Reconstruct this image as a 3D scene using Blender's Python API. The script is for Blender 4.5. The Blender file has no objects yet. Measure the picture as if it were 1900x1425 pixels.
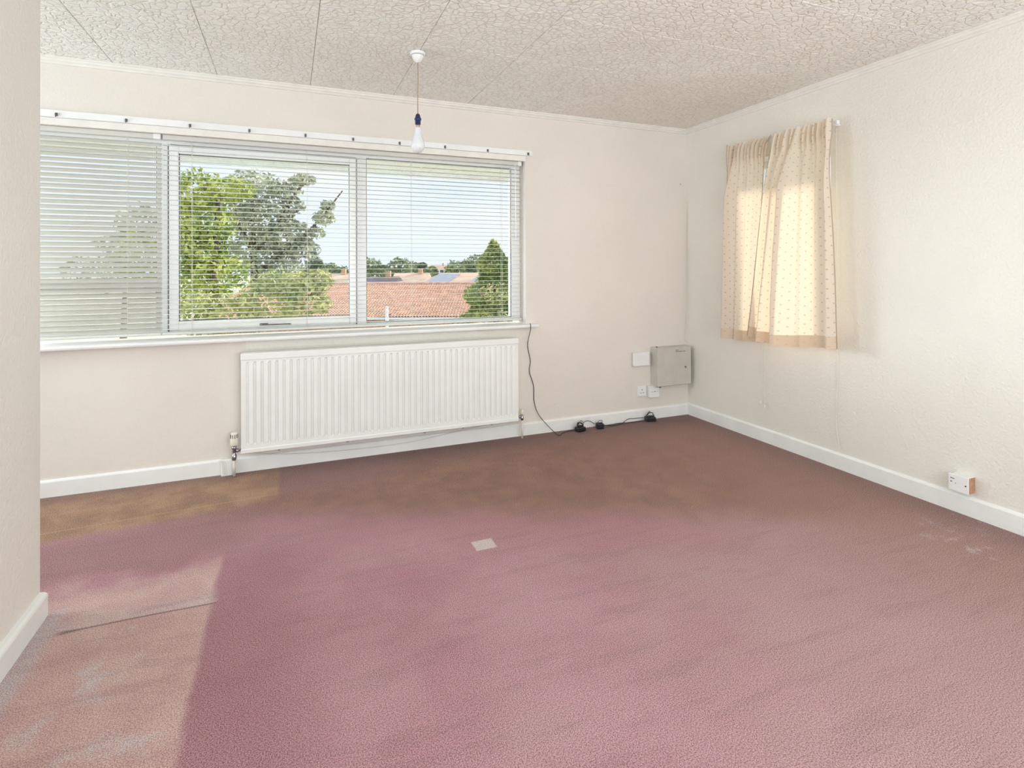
import bpy, bmesh, math, random
from mathutils import Vector, Matrix, noise
random.seed(7)
scene = bpy.context.scene
col = scene.collection
# ------------------------------------------------------------------ camera
F_PX, HORIZON = 1012.0, 493.6
yaw, pit, rol = math.radians(22.244), math.radians(-.267), math.radians(-.213)
fw0 = Vector((math.sin(yaw), math.cos(yaw), 0)); rt0 = Vector((math.cos(yaw), -math.sin(yaw), 0)); up0 = Vector((0, 0, 1))
fw = fw0*math.cos(pit) - up0*math.sin(pit); up1 = up0*math.cos(pit) + fw0*math.sin(pit)
rt = rt0*math.cos(rol) + up1*math.sin(rol); up = up1*math.cos(rol) - rt0*math.sin(rol)
cam_data = bpy.data.cameras.new('camera')
cam_data.sensor_fit = 'HORIZONTAL'; cam_data.sensor_width = 36
cam_data.lens = 36*F_PX/1900
cam_data.shift_y = (HORIZON-712.5)/1900
cam_data.clip_start = .05; cam_data.clip_end = 2000
cam = bpy.data.objects.new('camera', cam_data); col.objects.link(cam)
m = Matrix((rt, up, -fw)).transposed().to_4x4(); m.translation = Vector((0, 0, 1.26))
cam.matrix_world = m
scene.camera = cam
# ------------------------------------------------------------------ world, lights, exposure
SKY = 1.16
world = bpy.data.worlds.new('world'); scene.world = world; world.use_nodes = True
nt = world.node_tree; nt.nodes.clear()
wo = nt.nodes.new('ShaderNodeOutputWorld'); bg = nt.nodes.new('ShaderNodeBackground')
tc = nt.nodes.new('ShaderNodeTexCoord'); mp = nt.nodes.new('ShaderNodeMapping'); mp.inputs['Scale'].default_value = (1, 1, 2.6)
ns = nt.nodes.new('ShaderNodeTexNoise'); ns.inputs['Scale'].default_value = 3.2; ns.inputs['Detail'].default_value = 5
cr = nt.nodes.new('ShaderNodeValToRGB')
cr.color_ramp.elements[0].position = .35; cr.color_ramp.elements[0].color = (.78, .86, .97, 1)
cr.color_ramp.elements[1].position = .62; cr.color_ramp.elements[1].color = (.88, .91, .97, 1)
nt.links.new(tc.outputs['Generated'], mp.inputs[0]); nt.links.new(mp.outputs[0], ns.inputs['Vector'])
nt.links.new(ns.outputs['Fac'], cr.inputs[0]); nt.links.new(cr.outputs[0], bg.inputs[0])
bg.inputs[1].default_value = SKY; nt.links.new(bg.outputs[0], wo.inputs[0])

def light(name, kind, energy, color, loc=(0, 0, 0), direction=(0, 0, -1), **kw):
    d = bpy.data.lights.new(name, kind); d.energy = energy; d.color = color
    for k, v in kw.items(): setattr(d, k, v)
    o = bpy.data.objects.new(name, d); col.objects.link(o); o.location = loc
    o.rotation_euler = Vector(direction).to_track_quat('-Z', 'Y').to_euler()
    return o
# the sun stands to the right of the house and reaches the side window only
light('sun', 'SUN', 4.6, (1, .96, .90), direction=(-.80, -.14, -.50), angle=math.radians(9))
# added soft sun lamp boosting the daylight through the big window
light('added_window_light', 'SUN', 6.2, (.82, .93, 1.0), direction=(.64, -.76, -.10), angle=math.radians(42))
# added unseen fill lamps: two behind the camera, one in the left recess
light('fill_light_rear', 'AREA', 74, (.81, .92, 1), loc=(1.5, -1.5, 1.5), direction=(-.35, 1, .60), shape='RECTANGLE', size=3.2, size_y=1.7)
light('fill_light_bounce', 'AREA', 54, (.84, .93, 1), loc=(.7, -1.1, .9), direction=(0, .75, 1), shape='RECTANGLE', size=2.6, size_y=1.0)
light('fill_light_recess', 'AREA', 50, (.78, .91, 1), loc=(-3.0, 3.0, 1.5), direction=(1, 0, 0), shape='RECTANGLE', size=1.2, size_y=1.6)
scene.view_settings.view_transform = 'Standard'; scene.view_settings.look = 'None'
scene.view_settings.gamma = 1; scene.view_settings.use_curve_mapping = False
scene.view_settings.exposure = -0.02

# ------------------------------------------------------------------ helpers
def srgb(r, g, b):
    f = lambda c: (c/255)/12.92 if c/255 <= .04045 else ((c/255+.055)/1.055)**2.4
    return (f(r), f(g), f(b), 1)

class N:
    """tiny node-graph helper"""
    def __init__(s, name):
        s.mat = bpy.data.materials.new(name); s.mat.use_nodes = True; s.t = s.mat.node_tree
        s.t.nodes.clear(); s.out = s.t.nodes.new('ShaderNodeOutputMaterial')
        s.b = s.t.nodes.new('ShaderNodeBsdfPrincipled'); s.t.links.new(s.b.outputs[0], s.out.inputs[0])
    def n(s, typ, **kw):
        x = s.t.nodes.new(typ)
        for k, v in kw.items(): setattr(x, k, v)
        return x
    def put(s, sock, v):
        if isinstance(v, bpy.types.NodeSocket): s.t.links.new(v, sock)
        elif isinstance(v, tuple) and len(v) == 4 and sock.type == 'VECTOR': sock.default_value = v[:3]
        else: sock.default_value = v
    def math(s, op, a, b=0.0, c=0.0):
        x = s.n('ShaderNodeMath', operation=op); s.put(x.inputs[0], a); s.put(x.inputs[1], b); s.put(x.inputs[2], c); return x.outputs[0]
    def step(s, v, lo, hi, a=0.0, b=1.0):
        x = s.n('ShaderNodeMapRange', interpolation_type='SMOOTHSTEP'); s.put(x.inputs[0], v)
        s.put(x.inputs[1], lo); s.put(x.inputs[2], hi); s.put(x.inputs[3], a); s.put(x.inputs[4], b); return x.outputs[0]
    def mix(s, f, a, b, mode='MIX'):
        x = s.n('ShaderNodeMix', data_type='RGBA', blend_type=mode); s.put(x.inputs[0], f); s.put(x.inputs[6], a); s.put(x.inputs[7], b); return x.outputs[2]
    def pos(s):
        return s.n('ShaderNodeNewGeometry').outputs['Position']
    def noise(s, vec, scale, detail=2.0, rough=.5, out=0):
        x = s.n('ShaderNodeTexNoise'); s.put(x.inputs['Vector'], vec); x.inputs['Scale'].default_value = scale
        x.inputs['Detail'].default_value = detail; x.inputs['Roughness'].default_value = rough; return x.outputs[out]
    def bump(s, h, strength, dist, normal=None):
        x = s.n('ShaderNodeBump'); x.inputs['Strength'].default_value = strength; x.inputs['Distance'].default_value = dist
        s.put(x.inputs['Height'], h)
        if normal is not None: s.put(x.inputs['Normal'], normal)
        s.t.links.new(x.outputs[0], s.b.inputs['Normal']); return x.outputs[0]
    def fin(s, color, rough=.6, **kw):
        s.put(s.b.inputs['Base Color'], color); s.put(s.b.inputs['Roughness'], rough)
        for k, v in kw.items(): s.put(s.b.inputs[k], v)
        return s.mat

def plain(name, color, rough=.5, var=.04, scale=12.0, bump=0.0, bscale=200.0, **kw):
    """procedural plain material: slight tonal unevenness and optional fine relief"""
    g = N(name); p = g.pos(); v = g.noise(p, scale, 3)
    dark = tuple(c*(1-var*2) for c in color[:3])+(1,); lite = tuple(min(1, c*(1+var)) for c in color[:3])+(1,)
    c = g.mix(g.step(v, .3, .7), dark, lite)
    if bump: g.bump(g.noise(p, bscale, 2), bump, .002)
    return g.fin(c, rough, **kw)

M = {}
# wallpaper: cream embossed paper with a fine woodchip-like relief
def wallpaper(name, base, bump=.55):
    g = N(name); p = g.pos()
    v = g.noise(p, 1.6, 4); c = g.mix(g.step(v, .3, .7), tuple(x*.955 for x in base[:3])+(1,), base)
    fine = g.noise(p, 70, 3, .6); vv = g.n('ShaderNodeTexVoronoi', feature='SMOOTH_F1'); g.put(vv.inputs['Vector'], p); vv.inputs['Scale'].default_value = 95
    c = g.mix(g.math('MULTIPLY', g.step(fine, .45, .65), .10), c, tuple(x*.86 for x in base[:3])+(1,))
    h = g.math('ADD', fine, g.math('MULTIPLY', vv.outputs['Distance'], -.6))
    g.bump(h, bump, .004)
    return g.fin(c, .62)
M['wall'] = wallpaper('cream_wallpaper', srgb(240, 235, 225))
M['wall_warm'] = wallpaper('cream_wallpaper_back', srgb(236, 227, 217), .3)
# ceiling tiles with crackle relief
g = N('crackle_ceiling_tile'); p = g.pos()
dist = g.noise(p, 7, 3, .5, 1)
w = g.n('ShaderNodeVectorMath', operation='ADD'); sc = g.n('ShaderNodeVectorMath', operation='SCALE')
g.put(sc.inputs[0], dist); sc.inputs['Scale'].default_value = .05; g.put(w.inputs[0], p); g.t.links.new(sc.outputs[0], w.inputs[1])
vo = g.n('ShaderNodeTexVoronoi', feature='DISTANCE_TO_EDGE'); g.t.links.new(w.outputs[0], vo.inputs['Vector']); vo.inputs['Scale'].default_value = 27
vo2 = g.n('ShaderNodeTexVoronoi', feature='DISTANCE_TO_EDGE'); g.t.links.new(w.outputs[0], vo2.inputs['Vector']); vo2.inputs['Scale'].default_value = 60
brk = g.step(g.noise(p, 11, 2), .42, .55)
h = g.math('MULTIPLY', g.step(vo.outputs['Distance'], .02, .13), 1.0)
h = g.math('ADD', h, g.math('MULTIPLY', g.math('MULTIPLY', g.step(vo2.outputs['Distance'], .02, .12), brk), .25))
g.bump(h, .95, .0036)
tc_ = g.mix(g.step(g.noise(p, .9, 3), .35, .7), srgb(244, 238, 228), srgb(250, 247, 240))
M['tile'] = g.fin(g.mix(g.step(vo.outputs['Distance'], .005, .10), g.mix(g.step(g.noise(p, 14, 3), .35, .65), tc_, srgb(231, 223, 209)), tc_), .55)  # grooves tinted darker: the shade of the relief is put into the colour
M['ceil'] = plain('ceiling_plaster', srgb(226, 219, 206), .7)
M['gloss'] = plain('white_gloss_paint', srgb(246, 245, 242), .28, .02, 6, .05, 30)
M['cornice'] = plain('cornice_white', srgb(240, 235, 226), .5, .02)
M['upvc'] = plain('white_upvc', srgb(249, 247, 244), .3, .01)
M['seal'] = plain('grey_rubber_seal', srgb(92, 92, 98), .6)
M['rad'] = plain('radiator_enamel', srgb(247, 246, 242), .25, .015, 5)
M['plastic'] = plain('white_plastic', srgb(242, 241, 239), .35, .01)
M['cream_plastic'] = plain('cream_plastic', srgb(236, 230, 212), .4, .02)
M['chrome'] = plain('chrome', srgb(170, 168, 175), .22, .05, Metallic=1.0)
M['steel'] = plain('dull_steel', srgb(120, 118, 120), .4, .05, Metallic=.8)
M['meter'] = plain('grey_beige_enamel', srgb(204, 198, 186), .4, .02)
M['dark'] = plain('dark_hole', srgb(28, 26, 28), .7)
M['print'] = plain('grey_print', srgb(105, 103, 108), .7)
M['red'] = plain('red_mark', srgb(205, 96, 70), .5)
M['black'] = plain('black_cable_plastic', srgb(26, 26, 34), .45)
M['blue'] = plain('dark_blue_bakelite', srgb(28, 46, 92), .35)
M['brass'] = plain('bulb_cap_metal', srgb(190, 165, 140), .3, .05, Metallic=.7)
M['flex'] = plain('aged_pendant_flex', srgb(176, 150, 122), .6)
M['pipe'] = plain('painted_pipe', srgb(226, 220, 212), .4)
M['twine'] = plain('pull_cord', srgb(226, 220, 206), .8)
M['shade_tan'] = plain('shade_tan_box_side', srgb(190, 150, 118), .7, .1, 60)  # tan stands in for shade on the side of the outlet
g = N('bulb_opal'); M['bulb'] = g.fin(srgb(226, 229, 230), .25, **{'Subsurface Weight': .3})
# blind slats: thin painted aluminium/plastic, a little translucent
def translucent(name, color, amount, rough=.5, colfn=None, tcolor=None):
    g = N(name); c = colfn(g) if colfn else color
    g.fin(c, rough)
    tr = g.n('ShaderNodeBsdfTranslucent'); g.put(tr.inputs[0], tcolor or c)
    mx = g.n('ShaderNodeMixShader'); mx.inputs[0].default_value = amount
    g.t.links.new(g.b.outputs[0], mx.inputs[1]); g.t.links.new(tr.outputs[0], mx.inputs[2]); g.t.links.new(mx.outputs[0], g.out.inputs[0])
    return g.mat
M['slat'] = translucent('blind_slat_white', srgb(246, 244, 238), .32, .35)
def glassmat(name, tint):
    g = N(name); g.t.nodes.remove(g.b)
    tr = g.n('ShaderNodeBsdfTransparent'); tr.inputs[0].default_value = tint
    gl = g.n('ShaderNodeBsdfGlossy'); gl.inputs['Roughness'].default_value = .02
    fr = g.n('ShaderNodeFresnel'); fr.inputs[0].default_value = 1.12
    mx = g.n('ShaderNodeMixShader'); g.t.links.new(fr.outputs[0], mx.inputs[0]); g.t.links.new(tr.outputs[0], mx.inputs[1]); g.t.links.new(gl.outputs[0], mx.inputs[2])
    g.t.links.new(mx.outputs[0], g.out.inputs[0]); return g.mat
M['glass'] = glassmat('window_glass', (.96, .98, .97, 1))
# spotted curtain fabric
def spots(g, base, dot):
    uv = g.n('ShaderNodeUVMap').outputs[0]
    sx = g.n('ShaderNodeSeparateXYZ'); g.put(sx.inputs[0], uv)
    def lattice(ox, oy):
        a = g.math('SUBTRACT', g.math('FRACT', g.math('ADD', g.math('DIVIDE', sx.outputs[0], .070), ox)), .5)
        b = g.math('SUBTRACT', g.math('FRACT', g.math('ADD', g.math('DIVIDE', sx.outputs[1], .058), oy)), .5)
        return g.math('SQRT', g.math('ADD', g.math('MULTIPLY', a, a), g.math('MULTIPLY', b, b)))
    d = g.math('MINIMUM', lattice(0, 0), lattice(.5, .5))
    return g.mix(g.step(d, .06, .10, .6, 0.0), base, dot)
def cloth(name, base, dot, amount, tint):
    g = N(name); c = spots(g, base, dot); p = g.pos()
    g.fin(c, .85); g.bump(g.noise(p, 900, 1), .15, .001)
    tr = g.n('ShaderNodeBsdfTranslucent'); g.put(tr.inputs[0], g.mix(1.0, c, tint, 'MULTIPLY'))
    mx = g.n('ShaderNodeMixShader'); mx.inputs[0].default_value = amount
    g.t.links.new(g.b.outputs[0], mx.inputs[1]); g.t.links.new(tr.outputs[0], mx.inputs[2]); g.t.links.new(mx.outputs[0], g.out.inputs[0])
    return g.mat
M['curtain'] = cloth('spotted_cream_curtain', srgb(242, 234, 222), srgb(196, 176, 154), .42, (1, .85, .66, 1))
M['hem'] = cloth('curtain_hem_double', srgb(222, 202, 178), srgb(205, 182, 156), .12, (1, .62, .36, 1))

# carpet: worn rose pile with brown margins, a faded area and an ochre strip
g = N('worn_rose_carpet'); p = g.pos(); sx = g.n('ShaderNodeSeparateXYZ'); g.put(sx.inputs[0], p); X, Y = sx.outputs[0], sx.outputs[1]
big = g.noise(p, 1.7, 5, .6); med = g.noise(p, 5.5, 5, .65); wob = g.math('SUBTRACT', g.noise(p, 3.0, 4, .6), .5); w2 = g.math('SUBTRACT', med, .5)
c = g.mix(g.step(big, .33, .67), srgb(190, 122, 138), srgb(206, 150, 161))
# greyer, paler towards the right
gr = g.step(g.math('ADD', g.math('ADD', X, g.math('MULTIPLY', Y, -.15)), g.math('MULTIPLY', wob, 1.6)), .55, 1.7)
c = g.mix(g.math('MULTIPLY', gr, .85), c, srgb(192, 148, 148))
c = g.mix(g.math('MULTIPLY', g.step(g.noise(p, 2.3, 4), .5, .72), .45), c, srgb(196, 154, 156))
# rose stripe along the brown margin
ln = g.math('SUBTRACT', g.math('ADD', g.math('ADD', Y, g.math('MULTIPLY', X, .42)), g.math('MULTIPLY', wob, .35)), 3.05)
c = g.mix(g.math('MULTIPLY', g.math('MULTIPLY', g.step(ln, -.55, -.2), g.step(X, 2.3, 1.6)), .65), c, srgb(192, 124, 136))
# brown margin at back and right
c = g.mix(g.math('MULTIPLY', g.step(ln, -.24, .22), .95), c, g.mix(g.step(med, .35, .65), srgb(138, 84, 60), srgb(164, 108, 78)))
rb = g.step(g.math('ADD', X, g.math('MULTIPLY', wob, .8)), 1.7, 2.9)
c = g.mix(g.math('MULTIPLY', rb, .75), c, srgb(172, 122, 108))
# darker towards the window wall and the right wall
c = g.mix(g.math('MULTIPLY', g.step(g.math('ADD', Y, g.math('MULTIPLY', w2, .3)), 3.35, 3.74), .8), c, srgb(118, 72, 62))
c = g.mix(g.math('MULTIPLY', g.step(g.math('ADD', X, g.math('MULTIPLY', w2, .2)), 2.85, 3.16), .6), c, srgb(132, 92, 82))
# rose again in front of the left half of the radiator
rz = g.math('MULTIPLY', g.math('MULTIPLY', g.step(X, -.10, .0), g.step(X, .75, .40)), g.step(Y, 3.05, 3.5))
c = g.mix(g.math('MULTIPLY', rz, .6), c, srgb(152, 98, 98))
# ochre strip at the left under the window
so_ = g.math('SUBTRACT', g.math('SUBTRACT', Y, g.math('MULTIPLY', X, .12)), g.math('MULTIPLY', wob, -.10))
oc = g.math('MULTIPLY', g.step(so_, 3.20, 3.34), g.step(X, -.04, -.07))
oc = g.math('MULTIPLY', oc, g.step(Y, 3.76, 3.60, .35, 1.0))
c = g.mix(oc, c, g.mix(g.step(med, .35, .65), srgb(164, 114, 78), srgb(196, 146, 104)))
le = g.math('ABSOLUTE', g.math('SUBTRACT', g.math('SUBTRACT', Y, g.math('MULTIPLY', X, .07)), 3.345))
c = g.mix(g.math('MULTIPLY', g.math('MULTIPLY', g.step(le, .012, .0), g.step(X, -.05, -.15)), .6), c, srgb(206, 166, 118))
# faded area at the left
fe = g.math('ADD', X, g.math('MULTIPLY', w2, .05)); ft = g.math('ADD', g.math('ADD', Y, g.math('MULTIPLY', X, -.1)), g.math('MULTIPLY', wob, .5))
fd = g.math('MULTIPLY', g.step(fe, -.255, -.285), g.step(ft, 2.78, 2.62))
c = g.mix(fd, c, g.mix(g.step(med, .3, .7), srgb(214, 164, 160), srgb(230, 190, 180)))
du = g.math('MULTIPLY', g.step(g.noise(p, 6.5, 6, .7), .52, .68), g.step(X, -.25, -.36))
c = g.mix(g.math('MULTIPLY', g.math('MULTIPLY', du, g.step(Y, 2.7, 2.3)), .75), c, srgb(226, 214, 214))
# dark red band beside the faded area
c = g.mix(g.math('MULTIPLY', g.math('MULTIPLY', g.math('MULTIPLY', g.step(fe, -.285, -.25), g.step(fe, .22, -.1)), g.step(Y, 2.95, 2.6)), .60), c, srgb(168, 96, 114))
# slit in the faded area with a dusty lip
sl = g.math('SUBTRACT', g.math('SUBTRACT', Y, g.math('MULTIPLY', X, -.02)), 2.338)
sl = g.math('ADD', sl, g.math('MULTIPLY', wob, .02)); inx = g.math('MULTIPLY', g.step(X, -.76, -.72), g.step(X, -.24, -.27))
c = g.mix(g.math('MULTIPLY', g.math('MULTIPLY', g.math('MULTIPLY', g.step(sl, .0, .012), g.step(sl, .13, .0)), inx), .35), c, srgb(228, 214, 214))
sw = g.math('ADD', .007, g.math('MULTIPLY', g.step(X, -.66, -.74), .012))
c = g.mix(g.math('MULTIPLY', g.math('MULTIPLY', g.step(g.math('ABSOLUTE', sl), sw, .001), inx), .85), c, srgb(110, 68, 62))
# dusty strip at the foot of the left wall
c = g.mix(g.math('MULTIPLY', g.math('MULTIPLY', g.step(X, -.735, -.78), g.step(Y, 2.55, 2.45)), .6), c, srgb(216, 206, 210))
c = g.mix(g.math('MULTIPLY', g.math('MULTIPLY', g.step(X, .0, -.35), g.math('MULTIPLY', g.step(ft, 2.70, 2.84), g.step(so_, 3.34, 3.12))), .6), c, srgb(164, 104, 104))
dr_ = g.math('MULTIPLY', g.step(g.noise(p, 9, 6, .75), .54, .66), g.math('MULTIPLY', g.step(X, 2.6, 2.85), g.math('MULTIPLY', g.step(Y, 1.2, 1.4), g.step(Y, 1.85, 1.65))))
c = g.mix(g.math('MULTIPLY', dr_, .6), c, srgb(214, 204, 206))
# pale oblong patch in the middle
qx = g.math('ABSOLUTE', g.math('SUBTRACT', g.math('ADD', X, g.math('MULTIPLY', w2, .015)), .822)); qy = g.math('ABSOLUTE', g.math('SUBTRACT', Y, 2.362))
c = g.mix(g.math('MULTIPLY', g.step(qx, .054, .044), g.step(qy, .048, .038)), c, srgb(232, 216, 212))
# scuff streaks
st = g.n('ShaderNodeMapping'); g.put(st.inputs[0], p); st.inputs['Rotation'].default_value = (0, 0, .5); st.inputs['Scale'].default_value = (1, 6, 1)
stn = g.noise(st.outputs[0], 2.2, 5, .7)
c = g.mix(g.math('MULTIPLY', g.step(stn, .50, .64), .22), c, srgb(140, 96, 98))
# tuft colour
tuft = g.noise(p, 270, 3, .7); tv = g.n('ShaderNodeTexVoronoi'); g.put(tv.inputs['Vector'], p); tv.inputs['Scale'].default_value = 300
c = g.mix(g.step(tuft, .34, .64), g.mix(1.0, c, (.48, .44, .44, 1), 'MULTIPLY'), g.mix(.22, c, (1, .97, .94, 1)))
fleck = g.step(g.noise(p, 420, 1), .70, .78)
c = g.mix(g.math('MULTIPLY', fleck, .5), c, srgb(240, 226, 222))
g.bump(g.math('ADD', tuft, g.math('MULTIPLY', tv.outputs['Distance'], .5)), .6, .004)
M['carpet'] = g.fin(c, .97, **{'Specular IOR Level': .12})

# -- mesh helpers
def obj(name, bm, mat, parent=None, smooth=False):
    me = bpy.data.meshes.new(name); bm.normal_update(); bm.to_mesh(me); bm.free()
    return objm(name, me, mat, parent, smooth)
def objm(name, me, mat, parent=None, smooth=False):
    if mat is not None:
        me.materials.clear(); me.materials.append(M[mat] if isinstance(mat, str) else mat)
    if smooth: me.polygons.foreach_set('use_smooth', [True]*len(me.polygons))
    o = bpy.data.objects.new(name, me); col.objects.link(o)
    if parent: o.parent = parent
    return o
def thing(name, label, cat, loc=(0, 0, 0), group=None, rotz=0):
    o = bpy.data.objects.new(name, None); col.objects.link(o); o.location = loc; o.rotation_euler = (0, 0, rotz); o.empty_display_size = .1
    o['label'] = label; o['category'] = cat
    if group: o['group'] = group
    return o
def tag(o, label, cat, group=None):
    o['label'] = label; o['category'] = cat
    if group: o['group'] = group
    return o
def struct(o, label, cat='structure'):
    o['kind'] = 'structure'; o['label'] = label; o['category'] = cat; return o
def BM(): return bmesh.new()
def box(bm, x0, x1, y0, y1, z0, z1, bev=0.0, seg=1):
    vs = [bm.verts.new((x, y, z)) for x in (x0, x1) for y in (y0, y1) for z in (z0, z1)]
    fs = [bm.faces.new([vs[i] for i in q]) for q in ((0, 1, 3, 2), (4, 6, 7, 5), (0, 4, 5, 1), (2, 3, 7, 6), (0, 2, 6, 4), (1, 5, 7, 3))]
    if bev:
        es = list({e for f in fs for e in f.edges})
        bmesh.ops.bevel(bm, geom=es, offset=bev, segments=seg, affect='EDGES', profile=.5)
    return bm
def lathe(bm, prof, c=(0, 0, 0), seg=20, axis='Z'):
    rings = []
    for r, h in prof:
        ring = []
        for i in range(seg):
            a = 2*math.pi*i/seg; u, v = r*math.cos(a), r*math.sin(a)
            q = {'Z': (u, v, h), 'Y': (u, h, v), 'X': (h, u, v)}[axis]
            ring.append(bm.verts.new((c[0]+q[0], c[1]+q[1], c[2]+q[2])))
        rings.append(ring)
    for a, b in zip(rings, rings[1:]):
        for i in range(seg):
            j = (i+1) % seg; bm.faces.new((a[i], a[j], b[j], b[i]))
    bm.faces.new(rings[0][::-1]); bm.faces.new(rings[-1])
    return bm
def catmull(pts, n=6):
    P = [Vector(q) for q in pts]; P = [2*P[0]-P[1]]+P+[2*P[-1]-P[-2]]; out = []
    for i in range(1, len(P)-2):
        for k in range(n):
            t = k/n; a, b, c_, d = P[i-1:i+3]
            out.append(.5*((2*b)+(-a+c_)*t+(2*a-5*b+4*c_-d)*t*t+(-a+3*b-3*c_+d)*t**3))
    out.append(P[-2]); return out
def tube(bm, pts, r, seg=8):
    pts = [Vector(q) for q in pts]; rings = []; n0 = None
    rr = r if isinstance(r, (list, tuple)) else [r]*len(pts)
    for i, q in enumerate(pts):
        t = (pts[min(i+1, len(pts)-1)]-pts[max(i-1, 0)]).normalized()
        if n0 is None: n0 = t.orthogonal().normalized()
        n0 = (n0-t*n0.dot(t)); n0 = n0.normalized() if n0.length > 1e-6 else t.orthogonal().normalized()
        b = t.cross(n0); rings.append([bm.verts.new(q+(n0*math.cos(2*math.pi*k/seg)+b*math.sin(2*math.pi*k/seg))*rr[i]) for k in range(seg)])
    for a, b in zip(rings, rings[1:]):
        for k in range(seg):
            j = (k+1) % seg; bm.faces.new((a[k], a[j], b[j], b[k]))
    bm.faces.new(rings[0][::-1]); bm.faces.new(rings[-1]); return bm
def sweep(bm, prof, a, b, off):
    """extrude a 2-D profile (d, z) from a to b; d goes along off"""
    a, b, off = Vector(a), Vector(b), Vector(off); r = []
    for q in (a, b): r.append([bm.verts.new(q+off*d+Vector((0, 0, z))) for d, z in prof])
    n = len(prof)
    for i in range(n):
        j = (i+1) % n; bm.faces.new((r[0][i], r[0][j], r[1][j], r[1][i]))
    bm.faces.new(r[0][::-1]); bm.faces.new(r[1]); bmesh.ops.recalc_face_normals(bm, faces=bm.faces); return bm
def arr(bm): bmesh.ops.recalc_face_normals(bm, faces=bm.faces); return bm

# ------------------------------------------------------------------ the room shell
XR, YB, XN, CZ = 3.19, 3.794, -.841, 2.45       # right wall, window wall, left partition, ceiling
WX0, WX1, WZ0, WZ1 = -2.30, 1.662, .835, 2.078  # opening of the big window
SY0, SY1, SZ0, SZ1 = 2.44, 3.20, .82, 2.06      # opening of the side window
o = struct(obj('floor', box(BM(), -3.3, XR+.3, -2.0, YB+.26, -.12, 0), 'carpet'), 'worn rose pink carpet with brown margins and faded area', 'floor')
bm = BM()
box(bm, -3.3, WX0, YB, YB+.26, 0, CZ+.1); box(bm, WX1, XR+.3, YB, YB+.26, 0, CZ+.1)
box(bm, WX0, WX1, YB, YB+.26, 0, WZ0); box(bm, WX0, WX1, YB, YB+.26, WZ1, CZ+.1)
struct(obj('wall_back', bm, 'wall_warm'), 'cream papered wall around the wide window', 'wall')
bm = BM()
box(bm, XR, XR+.3, -2.0, SY0, 0, CZ+.1); box(bm, XR, XR+.3, SY1, YB, 0, CZ+.1)
box(bm, XR, XR+.3, SY0, SY1, 0, SZ0); box(bm, XR, XR+.3, SY0, SY1, SZ1, CZ+.1)
struct(obj('wall_right', bm, 'wall'), 'cream embossed papered wall with the small curtained window', 'wall')
struct(obj('wall_left', box(BM(), XN-.11, XN, -2.0, 2.50, 0, CZ, .004), 'wall'), 'cream papered partition end at the left edge', 'wall')
struct(obj('wall_recess', arr(box(box(BM(), -3.3, -3.2, 1.1, YB, 0, CZ), -3.2, XN-.11, 1.0, 1.1, 0, CZ)), 'wall'), 'cream walls of the recess behind the partition', 'wall')
struct(obj('wall_rear', box(BM(), XN, XR, -2.1, -2.0, 0, CZ), 'wall'), 'cream papered wall behind the viewer', 'wall')
ceil = struct(obj('ceiling', box(BM(), -3.3, XR+.3, -2.1, YB+.26, CZ+.012, CZ+.14), 'ceil'), 'cream tiled ceiling with crackle relief', 'ceiling')
# ceiling tiles
def edges(first, stepv, lo, hi):
    k = math.ceil((lo-first)/stepv); e = [lo]
    while first+k*stepv < hi-.02:
        if first+k*stepv > lo+.02: e.append(first+k*stepv)
        k += 1
    return e+[hi]
full = None
ex = edges(.131, .533, -2.6, XR); ey = edges(2.293, .5365, -2.0, YB)
for a, b in zip(ex, ex[1:]):
    for c0, d0 in zip(ey, ey[1:]):
        if b < XN-.05 and d0 < 2.4: continue
        if True:
            g_ = .0009; fullsize = abs(b-a-.533) < 1e-4 and abs(d0-c0-.5365) < 1e-4
            if fullsize and full: me = full
            else:
                bm = BM(); hx, hy = (b-a)/2-g_, (d0-c0)/2-g_; ch = .0028
                lo = [bm.verts.new((s*(hx-ch), t*(hy-ch), 0)) for s, t in ((-1, -1), (1, -1), (1, 1), (-1, 1))]
                mi = [bm.verts.new((s*hx, t*hy, .0025)) for s, t in ((-1, -1), (1, -1), (1, 1), (-1, 1))]
                tp = [bm.verts.new((s*hx, t*hy, .0118)) for s, t in ((-1, -1), (1, -1), (1, 1), (-1, 1))]
                for A, B in ((lo, mi), (mi, tp)):
                    for i in range(4):
                        j = (i+1) % 4; bm.faces.new((A[i], A[j], B[j], B[i]))
                bm.faces.new(lo); bm.faces.new(tp); arr(bm)
                me = bpy.data.meshes.new('ceiling_tile'); bm.to_mesh(me); bm.free(); me.materials.append(M['tile'])
                if fullsize: full = me
            o = bpy.data.objects.new('ceiling_tile', me); col.objects.link(o); o.parent = ceil
            o.location = ((a+b)/2, (c0+d0)/2, CZ+random.uniform(-.0006, .0004))
# cornice and skirting
cp = [(0, 0), (.040, 0), (.040, -.008), (.032, -.012), (.028, -.020), (.016, -.026), (.010, -.034), (0, -.036)]
struct(obj('trim_1', sweep(BM(), cp, (-3.2, YB, CZ), (XR, YB, CZ), (0, -1, 0)), 'cornice'), 'narrow cream coving above the wide window', 'coving')
struct(obj('trim_2', sweep(BM(), cp, (XR, -2.0, CZ), (XR, YB, CZ), (-1, 0, 0)), 'cornice'), 'narrow cream coving above the side window wall', 'coving')
sp = [(0, 0), (.016, 0), (.016, .082), (.013, .088), (.007, .093), (0, .094)]
struct(obj('baseboard_back', sweep(BM(), sp, (-3.2, YB, 0), (XR, YB, 0), (0, -1, 0)), 'gloss'), 'white skirting board under the wide window', 'skirting')
struct(obj('baseboard_right', sweep(BM(), [(d, z*1.05) for d, z in sp], (XR, -2.0, 0), (XR, YB, 0), (-1, 0, 0)), 'gloss'), 'white skirting board along the right wall', 'skirting')
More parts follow.
